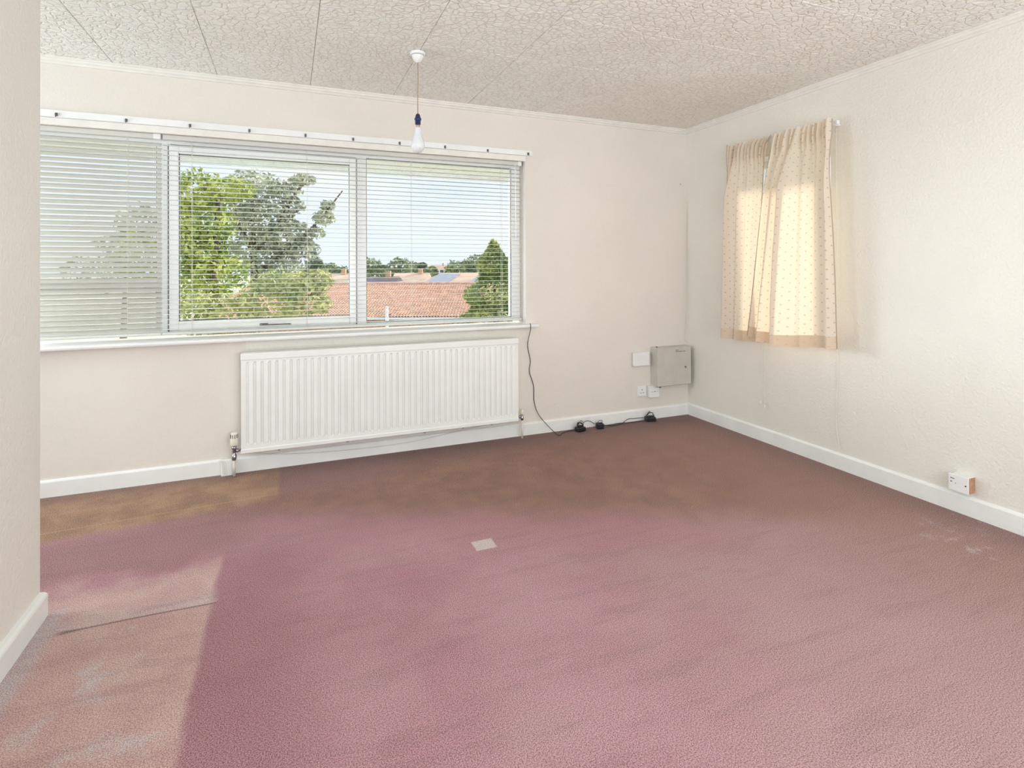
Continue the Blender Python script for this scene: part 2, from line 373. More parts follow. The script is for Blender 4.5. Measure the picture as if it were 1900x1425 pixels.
sl_ = [(0, 0), (.024, 0), (.024, .074), (.021, .081), (.013, .086), (0, .088)]
o = obj('baseboard_left', sweep(BM(), sl_, (XN, -2.0, 0), (XN, 2.495, 0), (1, 0, 0)), 'gloss')
struct(o, 'white rounded skirting board on the left partition', 'skirting')
# pipe box and joint strip in the skirting below the radiator valve
struct(obj('trim_3', box(BM(), -.385, -.318, YB-.050, YB-.015, 0, .10, .004), 'gloss'), 'white boxed pipe cover standing in the skirting', 'trim')

# ------------------------------------------------------------------ window 1
win = bpy.data.objects.new('window_1', None); col.objects.link(win)
struct(win, 'wide white window of three lights above the radiator', 'window')
FY0, FY1 = 3.895, 3.965
FZ0, FZ1 = .858, WZ1
bm = BM()
box(bm, WX0, WX1, FY0, FY1, FZ1-.045, FZ1, .004); box(bm, WX0, WX1, FY0, FY1, FZ0, FZ0+.028, .004)
for a, b in ((WX0, WX0+.05), (-.745, -.672), (.424, .500), (1.588, WX1)): box(bm, a, b, FY0, FY1, FZ0+.028, FZ1-.045, .004)
obj('window_frame', bm, 'upvc', win)
bm = BM(); box(bm, WX0+.05, -.745, FY0+.004, FY1, 1.135, 1.195, .004); obj('transom', bm, 'upvc', win)
# opening sash of the middle light
sash = obj('sash', BM(), 'upvc', win); bm = BM()
sx0, sx1, sz0, sz1 = -.680, .430, .887, 2.024
for a, b, c0, d0 in ((sx0, sx0+.052, sz0, sz1), (sx1-.045, sx1, sz0, sz1), (sx0+.052, sx1-.045, sz1-.048, sz1), (sx0+.052, sx1-.045, sz0, sz0+.056)):
    box(bm, a, b, FY0-.016, FY1-.02, c0, d0, .005)
bm.to_mesh(sash.data); bm.free(); sash.data.materials.clear(); sash.data.materials.append(M['upvc'])
bm = BM(); t_ = .004
for a, b, c0, d0 in ((sx0-.006, sx0+.001, sz0-.006, sz1+.004), (sx1-.001, sx1+.005, sz0-.006, sz1+.004)):
    box(bm, a, b, FY0-.006, FY0+.004, c0, d0)
obj('gap_seal', bm, 'seal', win)
bm = BM()
def gasket(bm, x0, x1, z0, z1, y, t=.005):
    for a, b, c0, d0 in ((x0, x0+t, z0, z1), (x1-t, x1, z0, z1), (x0, x1, z0, z0+t), (x0, x1, z1-t, z1)): box(bm, a, b, y, y+.012, c0, d0)
gasket(bm, sx0+.050, sx1-.043, sz0+.054, sz1-.046, FY0-.002); obj('gasket', bm, 'seal', sash)
bm = BM(); gasket(bm, .498, 1.590, FZ0+.026, FZ1-.043, FY0+.006); gasket(bm, WX0+.05, -.743, 1.193, FZ1-.043, FY0+.006); gasket(bm, WX0+.05, -.743, FZ0+.026, 1.137, FY0+.006)
obj('gasket', bm, 'seal', win)
for a, b, c0, d0, par in ((sx0+.05, sx1-.043, sz0+.054, sz1-.046, sash), (.498, 1.590, FZ0+.026, FZ1-.043, win), (WX0+.048, -.743, 1.193, FZ1-.043, win), (WX0+.048, -.743, FZ0+.026, 1.137, win)):
    obj('glass_pane', box(BM(), a, b, 3.928, 3.932, c0, d0), 'glass', par)
bm = BM(); box(bm, -.175, -.125, FY0-.028, FY0-.014, .894, .912, .003); box(bm, -.160, -.142, FY0-.046, FY0-.026, .896, .910, .003)
box(bm, -.160, .012, FY0-.052, FY0-.042, .898, .908, .003)
obj('handle', bm, 'steel', sash)
# sill board and plaster head
struct(obj('trim_4', arr(sweep(BM(), [(-.10, .026), (.062, .026), (.070, .022), (.073, .013), (.070, .004), (.062, 0), (-.10, 0)], (-2.4, YB, .815), (1.737, YB, .815), (0, -1, 0))), 'gloss'), 'white gloss window board below the wide window', 'window sill')
struct(obj('trim_5', box(BM(), WX0, WX1+.002, YB-.006, YB+.0, WZ1-.004, WZ1+.036), 'cornice'), 'flat white painted head strip above the wide window', 'trim')
bm = BM(); q_ = ((-.25, .762), (1.36, .762), (1.30, .800), (1.22, .812), (-.25, .812))
fa, fb = [bm.verts.new((x, YB-.003, z)) for x, z in q_], [bm.verts.new((x, YB+.002, z)) for x, z in q_]
bm.faces.new(fa); bm.faces.new(fb[::-1])
for i in range(5): bm.faces.new((fa[i], fa[(i+1) % 5], fb[(i+1) % 5], fb[i]))
arr(bm)
struct(obj('trim_7', bm, 'wall'), 'smooth strip of patched wallpaper between window board and radiator', 'wallpaper patch')
# batten with curtain hooks
bat = thing('curtain_rail', 'long white wooden curtain rail with small hooks above the wide window', 'curtain rail', (0, YB, 2.115))
obj('rail_board', box(BM(), -2.4, 1.712, -.022, 0, 0, .040, .002), 'gloss', bat)
for hx in (-2.17, -1.85, -1.52, -1.198, -.872, -.55, -.227, .101, .399, .708, 1.03, 1.352, 1.677):
    bm = BM(); box(bm, -.006, .006, -.030, -.020, -.004, .014, .001)
    tube(bm, catmull([(0, -.028, .010), (0, -.040, .008), (0, -.042, -.004), (0, -.034, -.010)], 3), .0022, 6)
    h = obj('rail_hook', bm, 'steel', bat); h.location = (hx, 0, .008)

# ------------------------------------------------------------------ venetian blinds
def slat_mesh(length, width, tilt, crown=.0016):
    bm = BM(); n = 5; rows = []
    for s in (0, length):
        top = []
        for i in range(n):
            u = -.5+i/(n-1); d = u*width; hgt = crown*(1-4*u*u)
            y = d*math.cos(tilt)-hgt*math.sin(tilt); z = d*math.sin(tilt)+hgt*math.cos(tilt)
            top.append((s, y, z))
        rows.append(top)
    th = .0007
    A = [[bm.verts.new((x, y, z+th)) for x, y, z in r] for r in rows]; B = [[bm.verts.new((x, y, z-th)) for x, y, z in r] for r in rows]
    for i in range(n-1):
        bm.faces.new((A[0][i], A[1][i], A[1][i+1], A[0][i+1])); bm.faces.new((B[0][i+1], B[1][i+1], B[1][i], B[0][i]))
    bm.faces.new((A[0][0], B[0][0], B[1][0], A[1][0])); bm.faces.new((A[0][-1], A[1][-1], B[1][-1], B[0][-1]))
    for r in (0, 1):
        for i in range(n-1): bm.faces.new((A[r][i], A[r][i+1], B[r][i+1], B[r][i]))
    arr(bm); me = bpy.data.meshes.new('slat'); bm.to_mesh(me); bm.free(); me.materials.append(M['slat'])
    me.polygons.foreach_set('use_smooth', [len(p_.vertices) == 4 and p_.area > .0005 for p_ in me.polygons]); return me
def blind(label, x0, x1, tilt, cords, width=.034, y=3.852, lift=0):
    t = thing('venetian_blind', label, 'blind', (x0, y, WZ1))
    L = x1-x0
    bm = BM(); box(bm, 0, L, -.019, .019, -.030, -.002, .002); obj('headrail', bm, 'slat', t)
    bm = BM(); box(bm, 0, L, -.014, .014, .866-WZ1+lift, .880-WZ1+lift, .003); obj('bottom_rail', bm, 'slat', t)
    me = slat_mesh(L, width, tilt); z = .898-WZ1+lift; k = 0
    while z < -.045:
        o = bpy.data.objects.new('slat', me); col.objects.link(o); o.parent = t
        o.location = (0, 0, z); o.rotation_euler = (random.uniform(-.02, .02), random.uniform(-.0006, .0006), 0); z += .0302; k += 1
    for cx in cords:
        bm = BM()
        for dy in (-width*.5*math.cos(tilt)-.001, width*.5*math.cos(tilt)+.001): tube(bm, [(cx-x0, dy, -.03), (cx-x0, dy, .87-WZ1+lift)], .0011, 5)
        z = .898-WZ1+lift
        while z < -.045: tube(bm, [(cx-x0, -width*.45*math.cos(tilt), z-.002-width*.45*math.sin(tilt)), (cx-x0, width*.45*math.cos(tilt), z-.002+width*.45*math.sin(tilt))], .0006, 4); z += .0302
        obj('ladder_cord', bm, 'twine', t)
    return t
bl1 = blind('white venetian blind with tilted slats next to the left partition', WX0+.01, -.712, math.radians(44), (-2.1, -1.5, -.883), .0345)
bl2 = blind('wide white venetian blind with open level slats behind the light bulb', -.704, 1.650, math.radians(0), (-.551, .113, .805, 1.490), .0285)
for cx in (-.728, ):
    obj('end_bracket', box(BM(), cx-.022-(WX0+.01), cx+.014-(WX0+.01), -.023, .021, -.032, -.001, .001), 'upvc', bl1)
bm = BM(); box(bm, 2.325, 2.352, -.024, .022, -.034, -.001, .001); obj('end_bracket', bm, 'upvc', bl2)
bm = BM()
for dx in (2.235, 2.275): tube(bm, catmull([(dx, -.022, -.030), (2.257, -.026, -.075), (2.256, -.026, -.30), (2.262, -.026, -.60), (2.268, -.027, -.92), (2.262, -.027, -.95)], 6), .0012, 5)
obj('lift_cord', bm, 'twine', bl2)
bm = BM(); tube(bm, [(2.30, -.024, -.03), (2.302, -.026, -.60)], .0022, 6); obj('tilt_wand', bm, 'plastic', bl2)

# ------------------------------------------------------------------ side window and curtains
w2o = bpy.data.objects.new('window_2', None); col.objects.link(w2o); struct(w2o, 'small side window behind the spotted curtains', 'window')
bm = BM(); fx0, fx1 = XR+.16, XR+.22
for a, b, c0, d0 in ((SY0, SY0+.05, SZ0, SZ1), (SY1-.05, SY1, SZ0, SZ1), (SY0+.05, SY1-.05, SZ1-.05, SZ1), (SY0+.05, SY1-.05, SZ0, SZ0+.05)): box(bm, fx0, fx1, a, b, c0, d0, .003)
obj('window_frame', bm, 'upvc', w2o)
obj('glass_pane', box(BM(), fx0+.03, fx0+.034, SY0+.05, SY1-.05, SZ0+.05, SZ1-.05), 'glass', w2o)
obj('window_sill', box(BM(), XR-.015, XR+.16, SY0-.02, SY1+.02, SZ0-.022, SZ0, .003), 'gloss', w2o)
rail = thing('curtain_track', 'white plastic curtain track carrying the two spotted curtains', 'curtain rail', (XR, 2.8, 2.15))
obj('track_body', box(BM(), -.080, -.066, -.455, .46, -.008, .010, .002), 'plastic', rail)
for yy in (-.42, .0, .40): obj('track_bracket', box(BM(), -.068, 0, yy-.008, yy+.008, -.006, .006, .001), 'plastic', rail)
bm = BM(); box(bm, -.084, -.062, -.470, -.453, -.011, .013, .002); obj('track_end_stop', bm, 'plastic', rail)

def curtain(label, ytop, ybot, ztop, zbot, folds, xoff, seed, pf=1.0, pn=1.0):
    """ytop/ybot = (far y, near y) of heading and of hem; folds = list of (u, depth, width) ridges towards the room"""
    t = thing('curtain', label, 'curtain', (XR, (ytop[0]+ytop[1])/2, zbot(0.5)))
    base = Vector(t.location); nu, nv = 150, 56; rnd = random.Random(seed)
    ph = [rnd.uniform(0, 6.28) for _ in range(6)]
    def P(u, v):                # v 0 top .. 1 bottom
        hd = max(0, 1-v/.075)   # heading zone
        y = (ytop[0]+(ybot[0]-ytop[0])*v**pf)*(1-u)+(ytop[1]+(ybot[1]-ytop[1])*v**pn)*u
        z = (ztop(u))*(1-v)+zbot(u)*v
        nf = 24
        fine = (math.sin(2*math.pi*nf*.5*u+ph[0]+.8*math.sin(9*u+ph[1])))
        gather = math.exp(-((v-.055)/.05)**2)*.013 + .006*math.exp(-v*10)
        d = xoff+.012+gather*fine+.006*math.exp(-v*9)*math.sin(2*math.pi*9*u+ph[2])
        grow = min(1, .15+v*3.2)
        for fu, fd_, fwid in folds:
            uu = u-fu-(.02*math.sin(2.2*v+fu*9)); d += grow*fd_*math.exp(-abs(uu/fwid)**1.35)
        d += .004*math.sin(6*v+8*u+ph[3])
        for fu, fd_, fwid in folds[1:-1] if len(folds) > 4 else folds[1:]: y += grow*fd_*.62*math.exp(-abs((u-fu-(.02*math.sin(2.2*v+fu*9)))/(fwid*.9))**2)
        y += .006*gather*60*math.cos(2*math.pi*nf*.5*u+ph[0])*.3
        z += .006*math.sin(2*math.pi*nf*.5*u+ph[0])*max(0, 1-v*14)
        return Vector((XR-d, y, z))-base
    grid = [[P(i/nu, j/nv) for i in range(nu+1)] for j in range(nv+1)]
    def sheet(name, j0, j1, mat, off=0.0):
        bm = BM(); uvl = bm.loops.layers.uv.new('UVMap'); V = [[bm.verts.new(grid[j][i]+Vector((-off, 0, 0))) for i in range(nu+1)] for j in range(j0, j1+1)]
        vh = []
        mid = nv//2; s = [0]
        for i in range(nu): s.append(s[-1]+(grid[mid][i+1]-grid[mid][i]).length)
        for j in range(j1-j0):
            for i in range(nu):
                f = bm.faces.new((V[j][i], V[j][i+1], V[j+1][i+1], V[j+1][i]))
                for lp, (ii, jj) in zip(f.loops, ((i, j), (i+1, j), (i+1, j+1), (i, j+1))):
                    lp[uvl].uv = (s[ii], grid[j0+jj][ii].z+base.z)
        return obj(name, bm, mat, t, True)
    jh, jb = 5, nv-3
    sheet('gathered_heading', 0, jh, 'curtain'); sheet('drape', jh, jb, 'curtain'); sheet('hem', jb, nv, 'hem')
    bm = BM()
    edge = [grid[j][nu]+Vector((-.001, 0, 0)) for j in range(0, nv+1, 2)]
    tube(bm, edge, .0028, 5); edge = [grid[j][0]+Vector((-.001, 0, 0)) for j in range(0, nv+1, 2)]; tube(bm, edge, .0028, 5)
    obj('side_seam', bm, 'curtain', t, True)
    return t
cur_l = curtain('spotted cream curtain, the narrower left one partly behind its neighbour', (3.205, 2.80), (3.262, 2.93),
        lambda u: 2.184-.014*u, lambda u: .724+.004*math.sin(9*u), [(.05, .040, .05), (.27, .075, .040), (.40, .020, .03), (.62, .018, .05)], .086, 3, 1.0, .3)
cur_r = curtain('spotted cream curtain, the wider right one with a crumpled lower left corner', (2.752, 2.325), (2.985, 2.285),
        lambda u: 2.162+.006*u, lambda u: .752+.022*math.exp(-(u/.12)**2)-.018*math.exp(-((u-.45)/.2)**2)+.02*u**3, [(.03, .035, .035), (.25, .060, .045), (.45, .085, .040), (.62, .020, .06), (.80, .018, .05), (.97, .070, .035)], .128, 5, .85, 1.0)
# pull cords hanging below the curtains
pc = thing('curtain_pull_cord', 'pair of short cream pull cords with small acorns below the curtains', 'cord', (3.16, 2.98, .70))
for dy, zb in ((0, -.40), (-.035, -.425)):
    bm = BM(); tube(bm, catmull([(0, dy, .25), (.004, dy-.001, 0), (.002, dy+.001, -.2), (0, dy, zb)], 4), .0013, 6); obj('cord', bm, 'twine', pc)
    bm = BM(); lathe(bm, [(.001, 0), (.004, -.004), (.006, -.014), (.0065, -.022), (.004, -.028), (.001, -.029)], (0, dy, zb), 10); obj('acorn', bm, 'cream_plastic', pc, True)
bm = BM(); tube(bm, catmull([(3.17, 2.385, 2.13), (3.172, 2.39, 1.4), (3.176, 2.395, .80), (3.180, 2.400, .50), (3.178, 2.405, .30), (3.172, 2.385, .16), (3.165, 2.362, .11)], 8), .0018, 6)
tag(obj('loose_cord', bm, 'twine'), 'long thin cream cord hanging from the right curtain to the skirting', 'cord')
bm = BM(); tube(bm, catmull([(3.186, 3.780, 1.84), (3.184, 3.786, 1.5), (3.176, 3.784, 1.1), (3.170, 3.788, .85), (3.158, 3.786, .62)], 6), .0018, 6)
tag(obj('corner_cable', bm, 'pipe'), 'thin white cable running down the room corner', 'cable')
bm = BM(); lathe(bm, [(.003, 0), (.003, -.005), (.001, -.006)], (3.12, YB, 1.98), 8, 'Y'); tag(obj('wall_screw', bm, 'dark'), 'tiny dark screw in the wall high beside the corner', 'screw')

# ------------------------------------------------------------------ radiator
rad = thing('radiator', 'long white ribbed panel radiator below the wide window', 'radiator', (-.271, YB, .140))
RL, RH, RF = 1.829, .608, -.100       # length, height, front face offset from the wall
npitch = 43; pitch = (RL-.05)/npitch
prof = [(0, 0)]
xx = [0.0]; dd = [0.0]
pts = [(0.0, 0.0), (.022, 0.0)]
for i in range(npitch):
    s = .025+i*pitch
    pts += [(s+pitch*.06, 0.0), (s+pitch*.16, .0075), (s+pitch*.34, .0085), (s+pitch*.46, .0), (s+pitch*.52, .0), (s+pitch*.98, -.0025)]
pts += [(RL-.020, 0), (RL, 0)]
bm = BM(); zl = [.022, .050, .058, RH-.060, RH-.052, RH-.036]
grid = []
for z in zl:
    k = 0 if z in (zl[0], zl[1], zl[-1], zl[-2]) else 1
    grid.append([bm.verts.new((x, RF+d*k, z)) for x, d in pts])
for a, b in zip(grid, grid[1:]):
    for i in range(len(pts)-1): bm.faces.new((a[i], a[i+1], b[i+1], b[i]))
obj('ribbed_panel', bm, 'rad', rad)
obj('back_panel', box(BM(), .01, RL-.01, -.045, -.038, .02, RH-.04, .002), 'rad', rad)
obj('convector_fins', box(BM(), .04, RL-.04, RF+.012, -.046, .05, RH-.06), 'rad', rad)
obj('top_grille', box(box(BM(), -.002, RL+.002, RF-.005, -.030, RH-.006, RH, .002), -.002, RL+.002, RF-.006, RF+.002, RH-.040, RH-.004, .0025), 'rad', rad)
obj('bottom_rim', box(BM(), -.002, RL+.002, RF-.005, RF+.010, .0, .026, .003), 'rad', rad)
for s in (0, RL-.004): obj('side_cover', box(BM(), s, s+.004, RF+.002, -.030, .020, RH-.006, .001), 'rad', rad)
for s in (.25, RL-.25): obj('wall_bracket', box(BM(), s-.015, s+.015, -.040, -.0012, .02, RH-.12, .001), 'steel', rad)
# thermostatic valve at the left
vx, vy = -.040, -.072
bm = BM(); lathe(bm, [(.011, -.060), (.014, -.054), (.014, -.030), (.010, -.026), (.010, .004), (.014, .008), (.014, .026)], (vx, vy, .02), 14)
lathe(bm, [(.008, 0), (.008, .012), (.012, .013), (.012, .024), (.008, .026), (.008, .044)], (vx, vy, .02-.004), 12, 'X')
val = obj('thermostatic_valve', bm, 'chrome', rad, True)
bm = BM(); lathe(bm, [(.017, .048), (.020, .052), (.0215, .060), (.0215, .090), (.020, .094), (.019, .118), (.016, .126), (.006, .128)], (vx, vy, 0), 24)
obj('valve_head', bm, 'cream_plastic', val, True)
bm = BM()
for k in range(10):
    a = 2*math.pi*k/10; cx, cy = vx+.0195*math.cos(a), vy+.0195*math.sin(a); box(bm, cx-.0016, cx+.0016, cy-.0016, cy+.0016, .094, .117)
obj('valve_slots', bm, 'dark', val)
bm = BM(); tube(bm, [(vx, vy, -.138), (vx, vy, -.03)], .0085, 10); obj('drop_pipe', bm, 'pipe', rad, True)
# lockshield valve at the right
vx2 = RL+.040
bm = BM(); lathe(bm, [(.009, -.025), (.012, -.020), (.012, .0), (.009, .004), (.009, .022)], (vx2, vy, .02), 12)
lathe(bm, [(.007, -.040), (.007, -.026), (.010, -.024), (.010, -.014), (.007, -.012), (.007, 0)], (vx2, vy, .022), 10, 'X')
lk = obj('lockshield_valve', bm, 'chrome', rad, True)
bm = BM(); lathe(bm, [(.009, .040), (.011, .044), (.010, .066), (.007, .072), (.002, .073)], (vx2, vy, 0), 14); obj('valve_cap', bm, 'cream_plastic', lk, True)
bm = BM(); tube(bm, [(vx2, vy, -.138), (vx2, vy, .0)], .0075, 10); obj('drop_pipe', bm, 'pipe', rad, True)
# pipes clipped to the wall below the radiator and a drooping wire
pp = thing('wall_pipes', 'pair of thin painted pipes clipped along the wall under the radiator', 'pipe', (.66, YB, .115))
for dz, r in ((0, .004), (.013, .004)):
    obj('pipe', tube(BM(), [(-.93, -.010, dz), (-.3, -.010, dz+.002), (.3, -.010, dz-.001), (.94, -.010, dz)], r, 8), 'pipe', pp, True)
for cx in (-.72, -.30, .22, .50, .72): obj('pipe_clip', box(BM(), cx-.007, cx+.007, -.017, 0, -.006, .020, .002), 'steel', pp)
bm = BM(); tube(bm, catmull([(-.25, 3.770, .122), (-.02, 3.768, .085), (.35, 3.766, .062), (.75, 3.766, .062), (1.05, 3.767, .090), (1.35, 3.770, .118), (1.55, 3.775, .128)], 8), .0013, 5)
tag(obj('drooping_wire', bm, 'twine'), 'thin pale wire sagging over the skirting under the radiator', 'wire')
bm = BM()
for k, dx in enumerate((-.375, -.368, -.359)): tube(bm, catmull([(dx-.02, 3.738, .10), (dx, 3.736, .085), (dx+.004, 3.737, .04), (dx+.010, 3.737, .002)], 4), .0011, 5)
tag(obj('skirting_wires', bm, 'twine'), 'bunch of thin white wires over the skirting left of the radiator valve', 'wire')

# ------------------------------------------------------------------ boxes and sockets on the walls
mb = thing('meter_cabinet', 'grey beige metal cabinet with a lock in the room corner', 'cabinet', (2.80, YB, .277))
obj('cabinet_body', box(BM(), 0, .355, -.080, 0, 0, .322, .003), 'meter', mb)
dr = obj('door', box(BM(), .004, .351, -.089, -.081, .004, .318, .003), 'meter', mb)
bm = BM(); lathe(bm, [(.009, -.094), (.009, -.089)], (.290, 0, .150), 16, 'Y'); box(bm, .2885, .2915, -.0965, -.094, .143, .157); obj('lock', arr(bm), 'chrome', dr)
bm = BM()
for a, b, z in ((.190, .222, .292), (.190, .252, .280), (.262, .292, .280)):
    s = a
    while s < b: wd = random.choice((.004, .006, .008)); box(bm, s, s+wd, -.0896, -.0889, z, z+.006); s += wd+.002
obj('printed_lettering', bm, 'print', dr)
bm = BM(); lathe(bm, [(.006, 0), (.006, .006), (.003, .007)], (.035, -.04, .322), 10); obj('cable_plug', bm, 'dark', mb)
bm = BM(); tube(bm, [(.06, -.05, -.014), (.06, -.05, .004)], .010, 10); box(bm, .022, .035, -.06, -.045, -.008, .0); obj('cable_gland', bm, 'steel', mb)
jb = thing('junction_box', 'blank white plastic box left of the grey cabinet', 'box', (2.612, YB, .452))
obj('box_lid', box(BM(), 0, .158, -.034, -.010, 0, .112, .006, 2), 'plastic', jb); obj('box_base', box(BM(), .004, .154, -.012, 0, .004, .108, .002), 'cream_plastic', jb)
obj('snap_seam', box(BM(), .002, .156, -.0115, -.0095, .002, .110), 'print', jb)
sk = thing('wall_socket', 'white single power socket with switch below the blank box', 'socket', (2.664, YB, .198))
obj('faceplate', box(BM(), 0, .088, -.012, 0, 0, .088, .003, 2), 'plastic', sk)
obj('socket_holes', box(box(box(BM(), .040, .046, -.0128, -.0118, .048, .058), .026, .035, -.0128, -.0118, .026, .031), .051, .060, -.0128, -.0118, .026, .031), 'dark', sk)
obj('switch_rocker', box(BM(), .064, .074, -.0155, -.0115, .058, .076, .001), 'plastic', sk)
fs = thing('fused_spur', 'white raised connection box with a red marked centre under the cabinet', 'socket', (2.762, YB, .186))
obj('back_box', box(BM(), 0, .095, -.040, 0, 0, .096, .004, 2), 'plastic', fs)
fp = obj('faceplate', box(BM(), .001, .094, -.046, -.041, .001, .095, .002), 'plastic', fs)
obj('red_neon', box(BM(), .041, .054, -.0475, -.0458, .046, .053, .0006), 'red', fp)
for sx_ in (.020, .075): obj('fixing_screw', lathe(BM(), [(.003, -.0468), (.003, -.0455)], (sx_, 0, .048), 8, 'Y'), 'steel', fp)
ps = thing('surface_socket', 'white surface mounted outlet with its shaded side coloured tan low on the right wall', 'socket', (XR, 1.750, .122))
obj('back_box', box(BM(), -.052, 0, -.086, -.004, .002, .080, .003), 'plastic', ps)
obj('shade_side_panel', box(BM(), -.051, -.001, -.0885, -.0862, .003, .079), 'shade_tan', ps)  # near side of the plastic box, its shade painted on as tan
fp = obj('faceplate', box(BM(), -.060, -.052, -.090, 0, 0, .083, .003, 2), 'plastic', ps)
bm = BM(); box(bm, -.0606, -.0598, -.028, -.010, .060, .064); box(bm, -.0606, -.0598, -.018, -.010, .042, .047); obj('printed_lettering', bm, 'print', fp)
obj('fixing_screw', lathe(BM(), [(.0035, -.0615), (.0035, -.0595)], (0, -.078, .040), 8, 'X'), 'dark', fp); obj('fixing_screw', lathe(BM(), [(.002, -.0605), (.002, -.0595)], (0, -.034, .041), 8, 'X'), 'dark', fp)

# ------------------------------------------------------------------ cables and adapters on the carpet
bm = BM()
tube(bm, catmull([(1.668, 3.728, .848), (1.668, 3.716, .842), (1.669, 3.722, .80), (1.672, 3.782, .68), (1.696, 3.785, .56), (1.688, 3.786, .476), (1.722, 3.786, .368), (1.726, 3.786, .25), (1.755, 3.768, .15), (1.82, 3.72, .06), (1.872, 3.668, .006), (1.93, 3.71, .006), (1.99, 3.735, .005), (2.05, 3.72, .010)], 8), .0026, 7)
tag(obj('black_cable', bm, 'black'), 'thin black cable falling from the window board to the carpet', 'cable')
bm = BM()
tube(bm, catmull([(2.115, 3.72, .03), (2.13, 3.74, .055), (2.18, 3.75, .060), (2.225, 3.74, .035)], 6), .0024, 7)
tag(obj('linking_cable', bm, 'black'), 'short black cable arching between the two left adapters', 'cable')
bm = BM()
tube(bm, catmull([(2.295, 3.73, .02), (2.38, 3.722, .006), (2.48, 3.744, .005), (2.55, 3.758, .03), (2.62, 3.762, .028), (2.70, 3.75, .03)], 6), .0024, 7)
tube(bm, catmull([(2.295, 3.738, .015), (2.36, 3.750, .006), (2.47, 3.757, .008), (2.60, 3.742, .006), (2.70, 3.742, .010)], 6), .0024, 7)
tag(obj('twin_cables', bm, 'black'), 'pair of twisted black cables lying between middle and right adapters', 'cable')
def adapter(label, loc, sz, coil, rz):
    t = thing('power_adapter', label, 'power adapter', loc, 'black adapters on the carpet', rz)
    obj('adapter_body', box(BM(), -sz[0]/2, sz[0]/2, -sz[1]/2, sz[1]/2, 0, sz[2], .007, 2), 'black', t, False)
    rnd = random.Random(int(loc[0]*100)); bm = BM()
    for k in range(coil):
        r = sz[0]*rnd.uniform(.28, .42); cz = sz[2]+.003+.004*k; tilt = rnd.uniform(-.5, .9)
        tube(bm, catmull([(r*math.cos(a), r*.55*math.sin(a), cz+max(0, math.sin(a+tilt))*rnd.uniform(.012, .03)) for a in [6.5*i/9+rnd.uniform(0, 1) for i in range(10)]], 3), .0022, 6)
    if coil: obj('coiled_lead', bm, 'black', t, True)
    return t
adapter('black adapter with a heaped coiled lead, nearest the radiator', (2.085, 3.715, 0), (.075, .055, .034), 4, .1)
adapter('small black adapter, middle one of three on the carpet', (2.262, 3.718, 0), (.056, .050, .042), 1, -.2)
adapter('black adapter with a looped lead below the socket', (2.752, 3.735, 0), (.085, .055, .036), 3, -.25)

# ------------------------------------------------------------------ pendant light
pl = thing('pendant_light', 'bare white bulb in a dark blue holder hanging from the ceiling rose', 'ceiling light', (.656, 2.960, CZ))
bm = BM(); lathe(bm, [(.040, -.001), (.042, -.004), (.042, -.016), (.034, -.018), (.034, -.020), (.033, -.026), (.024, -.044), (.014, -.054), (.007, -.058), (.004, -.059)], (0, 0, 0), 28)
obj('ceiling_rose', bm, 'plastic', pl, True)
bm = BM(); lathe(bm, [(.0345, -.0205), (.0345, -.0180)], (0, 0, 0), 28); obj('rose_joint', bm, 'seal', pl)
bm = BM(); tube(bm, catmull([(0, 0, -.056), (.0015, 0, -.15), (-.001, 0, -.25), (.0, 0, -.345)], 5), .0028, 8); obj('flex', bm, 'flex', pl, True)
bm = BM(); lathe(bm, [(.004, -.338), (.009, -.342), (.013, -.350), (.0145, -.362), (.0185, -.364), (.0185, -.374), (.0155, -.376), (.0150, -.398), (.013, -.399)], (0, 0, 0), 20)
obj('lampholder', bm, 'blue', pl, True)
bm = BM(); lathe(bm, [(.0105, -.396), (.0105, -.416)], (0, 0, 0), 18)
bb = obj('bulb', BM(), 'bulb', pl); 
obj('bulb_cap', bm, 'brass', bb, True)
bm = BM(); lathe(bm, [(.0110, -.412), (.0175, -.418), (.0185, -.424), (.0190, -.448), (.0195, -.450), (.0225, -.462), (.030, -.480), (.0355, -.496), (.0370, -.510), (.0355, -.524), (.0300, -.538), (.0200, -.548), (.008, -.5525), (.001, -.553)], (0, 0, 0), 32)
bm.to_mesh(bb.data); bm.free(); bb.data.polygons.foreach_set('use_smooth', [True]*len(bb.data.polygons))
if not bb.data.materials: bb.data.materials.append(M['bulb'])

# ------------------------------------------------------------------ outdoors
GZ = -4.2
M['soffit'] = plain('white_soffit_board', srgb(250, 247, 242), .5, .02)
M['trunk'] = plain('tree_bark', srgb(128, 112, 96), .9, .2, 14)
M['rooftile'] = plain('terracotta_roof_tile', srgb(220, 176, 152), .85, .12, 3)
M['roof_far'] = plain('weathered_orange_roof', srgb(216, 182, 160), .9, .1, .4)
M['render_'] = plain('pale_house_render', srgb(248, 240, 230), .9, .05, 1)
M['gutter'] = plain('white_gutter', srgb(246, 246, 246), .4)
M['panel'] = plain('blue_grey_solar_panel', srgb(150, 158, 178), .35)
M['brownwall'] = plain('tan_brick_wall', srgb(206, 170, 140), .9, .15, 8)
def leafmat(name, a, b, scale=1.2):
    def cf(g):
        return g.mix(g.step(g.noise(g.pos(), scale, 5, .7), .35, .65), a, b)
    return translucent(name, None, .04, .6, cf)
M['leaf_bright'] = leafmat('yellow_green_leaves', srgb(122, 146, 62), srgb(206, 208, 110), 2.2)
M['leaf_grey'] = leafmat('grey_green_leaves', srgb(146, 156, 138), srgb(204, 206, 178), 2.6)
M['leaf_conifer'] = leafmat('conifer_sprays', srgb(98, 126, 62), srgb(196, 198, 112), 2.5)
M['leaf_far'] = leafmat('far_tree_leaves', srgb(92, 112, 84), srgb(150, 162, 112), .35)
M['leaf_hedge'] = leafmat('hedge_leaves', srgb(150, 162, 96), srgb(218, 214, 142), 2.4)
